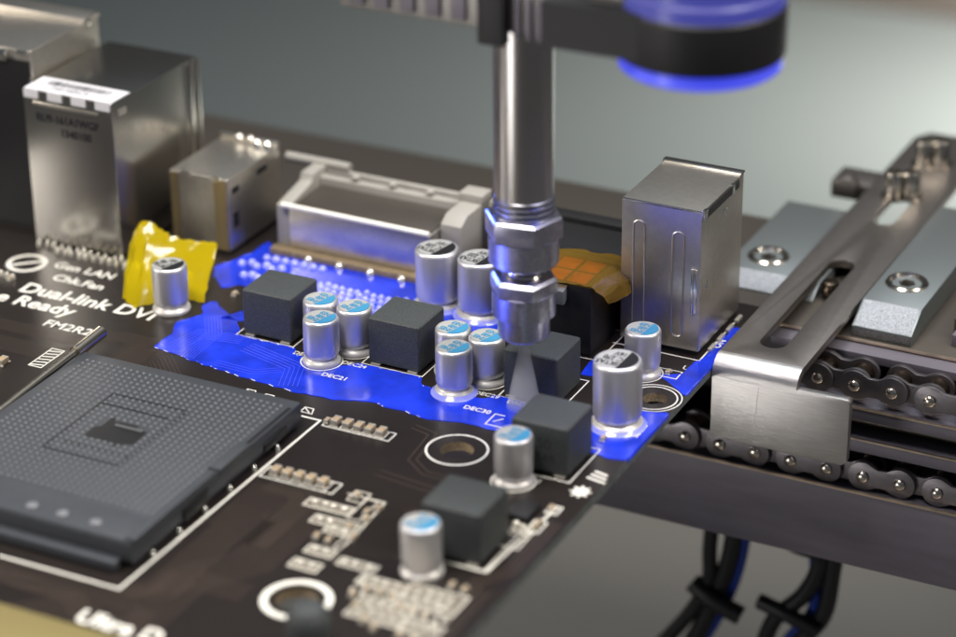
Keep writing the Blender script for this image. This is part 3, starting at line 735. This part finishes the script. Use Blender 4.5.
mb = MB(); mb.box(-72.62, -72.5, 50.0, 52.3, 12.0, 13.2); mb.box(-72.62, -72.5, 50, 51.8, 5.2, 8.2); mb.box(-72.62, -72.5, 59.0, 62.5, 12.5, 13.6); mb.build('side_slot', 'plastic_black', sp, smooth=False)
mb = MB(); mb.box(-85.4, -72.6, 66.4, 67.8, 15.4, 16.3); mb.build('raised_lip', 'shield', sp, bevel=0.2)

# ivory connector with a metal shroud
iv = MB()
iv.prism([(55.0, 0.05), (70.5, 0.05), (70.5, 12.4), (64.5, 12.4), (63.8, 11.0), (55.0, 9.3)], [], -66.2, -63.4, axes=(1, 2, 0))
iv.prism([(58.0, 0.05), (70.5, 0.05), (70.5, 11.8), (60.5, 11.8), (58.0, 10.4)], [], -33.0, -28.6, axes=(1, 2, 0))
iv.box(-63.4, -33.0, 66.6, 68.6, 0.05, 11.0); iv.box(-63.4, -33.0, 69.2, 70.5, 0.05, 11.6)
ivo = pb(iv, 'ivory_connector', 'white_plastic', bevel=0.35); ivo['label'] = 'ivory connector body behind the coated solder joints'
iv = MB(); iv.box(-63.2, -33.2, 54.6, 66.2, 1.4, 9.3); iv.build('metal_shroud', 'shield', ivo, bevel=0.25)
iv = MB(); iv.box(-62.8, -33.6, 55.6, 66.4, 9.3, 9.6); iv.build('shroud_top', 'rail_top', ivo, bevel=0.1)
iv = MB(); iv.tube([(-64.6, 54.4, 9.8), (-33.4, 54.4, 9.6)], 0.52, 10); iv.build('bright_lip', 'silk', ivo)  # white material paints in the bright reflection along the metal lip
iv = MB(); iv.tube([(-72.5, 70.2, 12.3), (-58.6, 70.2, 12.3)], 0.95, 12); iv.build('clip_rod', 'white_plastic', ivo)
iv = MB(); iv.box(-33.4, -28.4, 66.3, 70.4, 11.6, 13.4); iv.box(-26.9, -22, 66, 70.4, 8, 13.0)
for x in (-56, -48, -40): iv.dome(x, 67.6, 11.6, .9, .8, 12)
iv.build('latch', 'white_plastic', ivo, bevel=0.3)
iv = MB(); iv.box(-66.6, -26.6, 52.6, 55.0, 0.03, 1.3); iv.build('foot_rail', 'hole_wall', ivo, bevel=0.2)
iv = MB()
for k in range(4): iv.dome(-58+k*6.6, 52.4, 0.1, .8, 1.2, 12)
iv.build('tinned_leg', 'solder', ivo)

# black connector with the orange-taped top
bk = MB(); bk.box(-21.0, 6.6, 53.5, 70.5, 0.05, 11.6); bo = pb(bk, 'black_connector', 'plastic_black', bevel=0.4); bo['label'] = 'long black connector behind the amber tape'
bk = MB(); bk.box(-20.6, 6.3, 66.6, 69.8, 11.6, 12.6); bk.box(-20.6, 6.3, 55, 56.2, 11.6, 12.0); bk.build('top_ridge', 'plastic_black', bo, bevel=0.3)
bk = MB(); bk.box(-10.0, 5.8, 39.4, 50.4, 0.05, 13.2); bo = pb(bk, 'black_module', 'plastic_black', bevel=0.35); bo['label'] = 'black block under the amber tape beside the nozzle'
bk = MB(); bk.prism([(39.5, 12.9), (37.7, 12.3), (37.5, 9.9), (38.4, 9.7), (39.5, 10.4)], [], -3.0, 1.3, axes=(1, 2, 0)); bk.build('side_lug', 'plastic_grey', bo, bevel=0.1)
bk = MB()
for i in range(3):
    for j in range(2): bk.box(-8.0+i*4.3, -4.3+i*4.3, 40.3+j*4.8, 44.4+j*4.8, 13.2, 13.32)
bk.build('orange_square', 'orange_sq', bo, bevel=0.04)  # flat orange squares on the block top, under the tape

# ---- processor socket
so = MB(); so.box(-69.4, -26.6, -53.9, -3.9, 1.2, 4.5); so.box(-68.6, -28.6, -55.8, -53.6, 0.05, 1.8); so.box(-68.8, -27.2, -53.0, -4.6, 0.05, 1.3)
sock = pb(so, 'processor_socket', 'socket', bevel=0.3); sock['label'] = 'dark grey processor socket with a grid of contact holes'
so = MB()
px = 1.27
nx = 31; ny = 31
for i in range(nx):
    for j in range(ny):
        x = -67.0+i*px; y = -45.2+j*px+.6
        if -52.2 < x < -43.4 and -29.3 < y < -22.3: continue
        so.dome(x, y, 4.5, 0.36, 0.26, 8)
so.build('contact_field', 'socket_bump', sock)
so = MB()
for q in ([(-56, -34.8), (-41.6, -34.8), (-41.6, -15), (-56, -15)], [(-56, -18.4), (-43, -18.4)], [(-54.6, -31.8), (-41.6, -31.8)]): stroke(so, q, 0.14, 4.62, closed=len(q) == 4, t=.1)
so.prism([(-52.3, -29.0), (-46.5, -29.0), (-46.3, -29.8), (-45.0, -29.6), (-44.8, -28.4), (-43.4, -28.2), (-43.6, -23.6), (-45.8, -23.4), (-46.0, -22.4), (-50.6, -22.6), (-50.9, -21.6), (-51.6, -21.9), (-51.5, -25.0), (-52.4, -25.4)], [], 4.50, 4.53)  # flat black patch: shade of the central hole put into colour
so.prism([(-27.6, -20.5), (-26.9, -20.5), (-26.9, -6.5), (-27.6, -6.5)], [], 4.50, 4.53)
so.build('line_and_hole', 'plastic_black', sock, smooth=False)
so = MB(); so.box(-49.6, -44.4, -24.2, -23.7, 4.5, 4.8); so.build('window_bar', 'plastic_grey', sock, bevel=0.1)
so = MB(); so.box(-69.2, -26.8, -53.7, -46.3, 4.5, 4.75); so.box(-27.9, -26.3, -53.5, -30.6, 4.2, 5.2); so.box(-28.6, -26.25, -29.6, -20.5, 4.0, 5.0); so.build('raised_rim', 'socket', sock, bevel=0.2)
for x in (-46.3, -40.7, -34.7):
    so = MB(); so.lathe([(.95, 4.7), (.95, 4.95), (.6, 5.1), (.1, 5.12)], 16, (x, -51.2)); so.build('mould_mark', 'socket_dot', sock)
so = MB()
for k in range(6): so.dome(-26.2, -49+k*7.3, 0.02, .5, .9, 8)
so.build('solder_ball', 'solder', sock)
so = MB(); so.box(-26.62, -26.2, -40, -33, 1.2, 3.4); so.box(-26.62, -26.3, -16, -9, 1.2, 2.6); so.build('side_clip', 'plastic_black', sock, bevel=0.15)
so = MB(); so.tube([(-70.6, -46, 3.2), (-70.6, -30, 3.4), (-70.4, -8, 4.6), (-70.2, -3, 4.9)], 0.72, 12); so.tube([(-70.2, -5.5, 4.7), (-70.1, 2.4, 5.2)], 1.15, 16)
so.build('lever', 'steel_rod', sock)
so = MB(); so.box(-72.6, -69.3, -50, -2.2, 0.05, 2.6); so.build('lever_channel', 'socket', sock, bevel=0.2)

# ---- blue coating (uneven film with a raised edge)
def coating(poly, z, seed, amp=0.32, t=0.05):
    p = wobble(poly, 1.0, amp, seed); p = chaikin(p, 1)
    mb = MB(); mb.prism(p, [], z-t, z); o = pb(mb, 'blue_coating', 'coating', smooth=False)
    e = MB(); pts = [Vector(q) for q in p]; e.tube([(q.x, q.y, z-.01) for q in pts]+[(pts[0].x, pts[0].y, z-.01)], 0.10, 6); e.build('coating_edge', 'coating', o)
    return o
coating([(-64.8, 10.1), (-58, 9.0), (-50.8, 7.6), (-42, 6.6), (-32.9, 6.1), (-26.5, 6.4), (-21, 8.4), (-15, 8.0), (-9.2, 7.2), (-3.5, 8.7), (1.3, 8.4), (4.5, 8.2), (7.8, 8.9), (8.6, 12), (8.4, 19.2),
         (-3.0, 19.4), (-3.6, 17.6), (-15.5, 17.4), (-16.8, 19.8), (-29.5, 19.8), (-30.6, 18.2), (-40.6, 18.0), (-42.0, 20.2), (-54.4, 20.4), (-54.8, 22.5), (-57.0, 25.0), (-65.0, 30.2), (-65.9, 27.5), (-63.9, 24.5), (-66.4, 19.8), (-64.6, 16)], 0.06, 3)
coating([(-72.7, 43), (-71, 39.6), (-67, 35.8), (-64.5, 38.5), (-60, 36.5), (-55, 33.6), (-40, 32.8), (-29, 33.5), (-16.5, 33.6), (-13, 40), (-13.2, 51), (-20, 52.4), (-30, 52), (-33, 52.6), (-64, 54.0), (-69.6, 57), (-69.5, 52)], 0.06, 5)
coating([(-60.4, 24.6), (-56.0, 25.6), (-55.0, 31.5), (-57.4, 30.4)], 0.06, 8, 0.15)
coating([(16.0, 9.0), (20.5, 8.6), (23.5, 8.0), (25.95, 8.6), (25.98, 26.4), (24.2, 25.6), (21.5, 24.9), (18.6, 25.4), (15.4, 23.6), (15.0, 17), (15.6, 12)], 0.06, 9, 0.12)
coating([(18.8, 38.0), (20.6, 37.4), (22.6, 35.9), (24.6, 34.4), (25.98, 33.2), (25.98, 61), (24.0, 61), (23.6, 47), (22.8, 45.4), (22.6, 40.4)], 0.06, 10, 0.1)
coating([(7.0, 32.8), (10.2, 33.2), (10.6, 38.0), (8.0, 39.8), (6.4, 37.8)], 0.06, 12, 0.15)
mb = MB(); mb.prism([(26.06, 9), (26.06, 26), (26.12, 26), (26.12, 9)], [], -0.5, 0.05); mb.prism([(26.06, 34), (26.06, 60), (26.12, 60), (26.12, 34)], [], -0.35, 0.05); pb(mb, 'coating_run', 'coating', smooth=False)
# tracks visible through the film
bundle([(-62, 10), (-60, 18), (-52, 19)], 5, 0.75, 0.14, 0.075, 'coat_streak')
bundle([(-57.5, 9), (-58, 19), (-62, 25)], 6, 0.55, 0.12, 0.09, 'coat_streak')
bundle([(-36, 7.3), (-38.5, 14), (-50, 17)], 5, 0.8, 0.12, 0.075, 'coat_streak')
bundle([(-52, 9.5), (-44, 9.2), (-40, 12)], 3, 0.8, 0.12, 0.09, 'coat_streak')
# coating skirt round the feet of the cans
for (x, y, r) in ((19.75, 19.3, 4.2), (-9.6, 17.8, 3.3), (-19.05, 46.3, 4.2), (-27.65, 46.8, 4.2)):
    mb = MB(); mb.lathe([(r+.75, 0.05), (r+.45, .22), (r+.12, .62), (r+.02, 0.7)], 40, (x, y), cap0=False, cap1=False); pb(mb, 'coating_skirt', 'coated_solder')

# ================================================================== TAPES
def sheet(cols, name, m, label, cat, loc, t=0.04, sub=4):
    # cols: list of polylines (lists of 3-D points) joined into a crumpled sheet
    import itertools
    rnd = random.Random(11)
    def lerp(a, b, k): return tuple(a[i]+(b[i]-a[i])*k for i in range(3))
    fine = []
    for c in cols:
        r = []
        for i in range(len(c)-1):
            for k in range(sub): r.append(lerp(c[i], c[i+1], k/sub))
        r.append(c[-1]); fine.append(r)
    rows = []
    for i in range(len(fine)-1):
        for k in range(sub): rows.append([lerp(a, b, k/sub) for a, b in zip(fine[i], fine[i+1])])
    rows.append(fine[-1])
    vs = []; nn = len(rows[0])
    for ri, r in enumerate(rows):
        cz = rnd.uniform(-.55, .55)
        r = [(p[0]+cz*.3, p[1]+cz*(0.3+.7*k_/len(r)), p[2]) for k_, p in enumerate(r)]
        for p in r: vs.append(tuple(p[i]-loc[i]+rnd.uniform(-.14, .14) for i in range(3)))
    fs = [(i*nn+j, i*nn+j+1, (i+1)*nn+j+1, (i+1)*nn+j) for i in range(len(rows)-1) for j in range(nn-1)]
    mb = MB(); mb.add(vs, fs); o = mb.build(name, m, None, loc, angle=60); tag(o, label, cat); return o
sheet([[(-81.0, 24.5, 0.3), (-84.0, 30.5, 3.5), (-85.2, 34.2, 6.0), (-86.0, 37.0, 7.4)],
       [(-78.5, 22.5, 0.2), (-81.5, 29, 4.0), (-83.4, 34.6, 8.0), (-84.3, 37.4, 9.6)],
       [(-76.5, 21.5, 0.2), (-78.5, 27.5, 3.0), (-81.0, 33.4, 7.4), (-81.4, 38.0, 8.4)],
       [(-74.2, 24.5, 0.2), (-77.0, 29.5, 3.6), (-78.4, 34.6, 6.0), (-79.0, 38.4, 7.2)],
       [(-71.5, 27.2, 0.2), (-74.0, 31.5, 2.4), (-75.6, 35.6, 5.6), (-76.8, 39.0, 6.4)],
       [(-68.2, 28.8, 0.2), (-70.2, 32.5, 2.4), (-71.4, 36.0, 5.0), (-72.2, 39.4, 6.9)],
       [(-66.0, 28.6, 0.2), (-67.4, 32.4, 2.2), (-68.2, 36.2, 4.8), (-69.4, 39.4, 6.8)]],
      'yellow_tape', 'yellow_tape', 'crumpled translucent yellow tape standing behind the small can at the left', 'tape', (-75, 30, 0))
sheet([[(-10, 38.8, 13.5), (-10, 44, 13.9), (-10, 51.2, 13.6)], [(-4, 38.9, 13.5), (-4, 44, 13.7), (-4, 52, 13.6)], [(1.5, 38.9, 13.5), (1.6, 45, 13.8), (1.6, 52.8, 13.7)],
       [(5.6, 39.2, 13.5), (6.2, 45, 14.1), (6.4, 51.6, 14.0)], [(7.6, 40.0, 11.8), (8.6, 44.5, 12.6), (9.2, 48.0, 12.4)], [(8.3, 41.2, 9.8), (9.6, 44.8, 9.9), (10.0, 46.6, 10.2)]],
      'amber_tape', 'amber_tape', 'amber film tape over the black block, its end hanging down beside the tall port', 'tape', (0, 45, 13.3))

# ================================================================== SPRAY NOZZLE
NX, NY = 3.4, 17.9
nz = empty('spray_nozzle', (NX, NY, 14)); tag(nz, 'vertical steel spray nozzle with two hex nuts hanging over the board', 'nozzle')
def nb(mb, name, m, **k):
    k.setdefault('angle', 18); return mb.build(name, m, nz, (0, 0, -14), **k)
mb = MB(); mb.lathe([(4.85, 38.2), (4.85, 92)], 48); nb(mb, 'tube', 'nozzle', bevel=0.0)
mb = MB(); pr = []
for k in range(4):
    z = 35.2+k*1.0; pr += [(4.35, z), (5.05, z+.35), (5.05, z+.5), (4.35, z+.85)]
mb.lathe(pr, 48); nb(mb, 'thread', 'nut', angle=60)
mb = MB(); mb.lathe([(6.0, 31.5), (6.55, 31.8), (6.55, 35.1), (6.1, 35.5), (4.9, 35.5)], 6, phase=math.radians(-50)); nb(mb, 'hex_nut', 'nut', bevel=0.18, bseg=2)
mb = MB(); mb.lathe([(3.8, 26.9), (5.45, 26.9), (5.75, 27.3), (5.75, 31.6)], 48); nb(mb, 'collar', 'nut', bevel=0.0)
mb = MB(); mb.lathe([(3.5, 24.0), (3.3, 24.6), (3.6, 25.0), (3.3, 25.4), (3.6, 25.8), (3.4, 27.2)], 40); nb(mb, 'neck', 'screw')
mb = MB(); mb.lathe([(5.1, 21.5), (5.75, 21.9), (5.75, 24.0), (5.2, 24.6), (4.0, 24.6)], 6, phase=math.radians(-50)); nb(mb, 'hex_nut', 'nut', bevel=0.18)
mb = MB(); mb.lathe([(4.8, 17.5), (5.25, 17.8), (5.25, 21.8)], 48); nb(mb, 'lower_sleeve', 'nut')
mb = MB(); mb.lathe([(1.2, 13.6), (4.0, 13.6), (4.3, 14.0), (4.3, 17.8)], 48); nb(mb, 'tip', 'nut')
# spray
mb = MB(); mb.lathe([(0.3, 14.0), (0.8, 11.5), (3.0, 0.15)], 40); o = mb.build('spray_mist', 'mist', None, (NX, NY, 0), smooth=True)
tag(o, 'faint pale cone of spray between the nozzle tip and the board', 'spray', kind='stuff')

# ================================================================== RING LAMP AND ITS ARM
LX, LY, LZ = 36.0, 10.0, 68.5
lp = empty('ring_lamp', (LX, LY, LZ)); tag(lp, 'blurred black ring lamp with a blue glowing rim beside the top of the nozzle', 'lamp')
mb = MB(); mb.lathe([(8.0, 2.4), (12.4, 2.4), (12.6, 2.8), (12.6, 9.8), (12.3, 10.2), (8.0, 10.2)], 64); mb.box(-20.5, -4, -11.5, -4.0, 3.4, 10.4); mb.build('housing', 'lamp_black', lp)
mb = MB(); mb.lathe([(8.0, 0.8), (9.5, 0.2), (11.5, 0.0), (12.1, 0.5), (12.1, 2.5), (8.0, 2.5)], 64); mb.build('glowing_rim', 'lamp_ring', lp)
mb = MB(); mb.lathe([(7.0, 10.1), (12.3, 10.1), (12.3, 12.2), (11.6, 12.6), (11.6, 22), (7.0, 22)], 64); mb.build('upper_ring', 'lamp_clear', lp)
mb = MB(); mb.box(-14, -6, -9, 2, 10.4, 20); mb.build('body', 'arm', lp, bevel=.4)
la = bpy.data.lights.new('uv_lamp', 'SPOT'); la.energy = 0.12; la.color = (0.10, 0.16, 1.0); la.spot_size = math.radians(75); la.spot_blend = 0.8; la.shadow_soft_size = 0.012
lo2 = bpy.data.objects.new('uv_lamp', la); COL.objects.link(lo2); lo2.location = Vector((LX, LY, 70))*MM
lo2.rotation_euler = (Vector((0, 26, 10))-Vector((LX, LY, 70))).to_track_quat('-Z', 'Y').to_euler()
arm = empty('lamp_arm', (0, 9, 70.5)); tag(arm, 'blurred grey arm across the nozzle tube holding the ring lamp', 'arm')
mb = MB(); mb.box(-22, 14, -4, 0, 0, 14); mb.build('bar', 'arm', arm, bevel=0.5)
mb = MB(); mb.box(3.0, 7.4, -6.5, -4.1, -1.5, 14); mb.build('clamp', 'lamp_black', arm, bevel=0.4)
mb = MB()
for k in range(5): mb.box(-20+k*4.4, -17.4+k*4.4, -4.6, -3.9, 1.0, 6)
for k in range(3): mb.box(8.4+k*1.8, 9.4+k*1.8, -4.8, -3.9, -.5, 6)
mb.build('rib', 'rail_face', arm, bevel=0.3)

# ================================================================== CABLES
def cable(name, label, runs, group=None):
    r = empty(name, runs[0][0][0]); tag(r, label, 'cable', group)
    for pts, rad, m, nm in runs:
        # Catmull-Rom smoothing
        P = [Vector(p) for p in pts]; out = []
        for i in range(len(P)-1):
            p0 = P[max(i-1, 0)]; p1 = P[i]; p2 = P[i+1]; p3 = P[min(i+2, len(P)-1)]
            for k in range(8):
                t = k/8; out.append(0.5*((2*p1)+(p2-p0)*t+(2*p0-5*p1+4*p2-p3)*t*t+(3*p1-p0-3*p2+p3)*t**3))
        out.append(P[-1])
        mb = MB(); base = Vector(runs[0][0][0]); mb.tube([q-base for q in out], rad, 12); mb.build(nm, m, r)
cable('cable_bundle', 'blurred black and blue cables hanging below the rail, left of the two bundles', [
    ([(14.5, 80, -42), (13.6, 80, -58), (13.5, 80, -66), (9.5, 80, -75), (2.0, 80, -86)], 1.5, 'cable', 'black_cable'),
    ([(18.6, 81, -42), (17.8, 81, -58), (15.0, 81, -69), (11, 81, -80), (6, 81, -90)], 1.9, 'cable', 'black_cable'),
    ([(20.6, 82, -42), (19.8, 82, -58), (17.0, 82, -70), (11.8, 82, -82), (6, 82, -92)], 1.1, 'cable_blue', 'blue_cable'),
    ([(10.6, 79, -66.5), (15, 78.5, -69), (21.0, 79, -71.5)], 2.0, 'cable', 'cable_tie')])
cable('cable_bundle', 'blurred tangle of black and blue cables below the rail, right of the two bundles', [
    ([(36.5, 80, -42), (36, 80, -56), (33, 80, -64), (27, 80, -72), (24, 80, -86)], 1.7, 'cable', 'black_cable'),
    ([(40, 81, -42), (38.5, 81, -56), (37, 81, -68), (31, 81, -78), (28, 81, -90)], 1.7, 'cable', 'black_cable'),
    ([(33, 82, -42), (34.5, 82, -58), (34.5, 82, -68), (29, 82, -78), (26, 82, -90)], 1.2, 'cable_blue', 'blue_cable'),
    ([(24.5, 79, -67), (30, 78.5, -68), (37, 79, -70.5)], 1.6, 'cable', 'cable_tie'),
    ([(28, 79, -50), (31, 79, -52.5), (37, 79, -53)], 1.6, 'cable', 'black_cable')])

# dark rubber post standing on the board in the near foreground
mb = MB(); mb.lathe([(3.2, 0), (3.3, 4.5), (3.0, 6.0), (2.2, 7.0), (0.8, 7.4)], 32)
tag(mb.build('rubber_post', 'choke', None, (7.6, -60.6, 0.05)), 'blurred dark rubber post in front of the lower left ring hole', 'post')
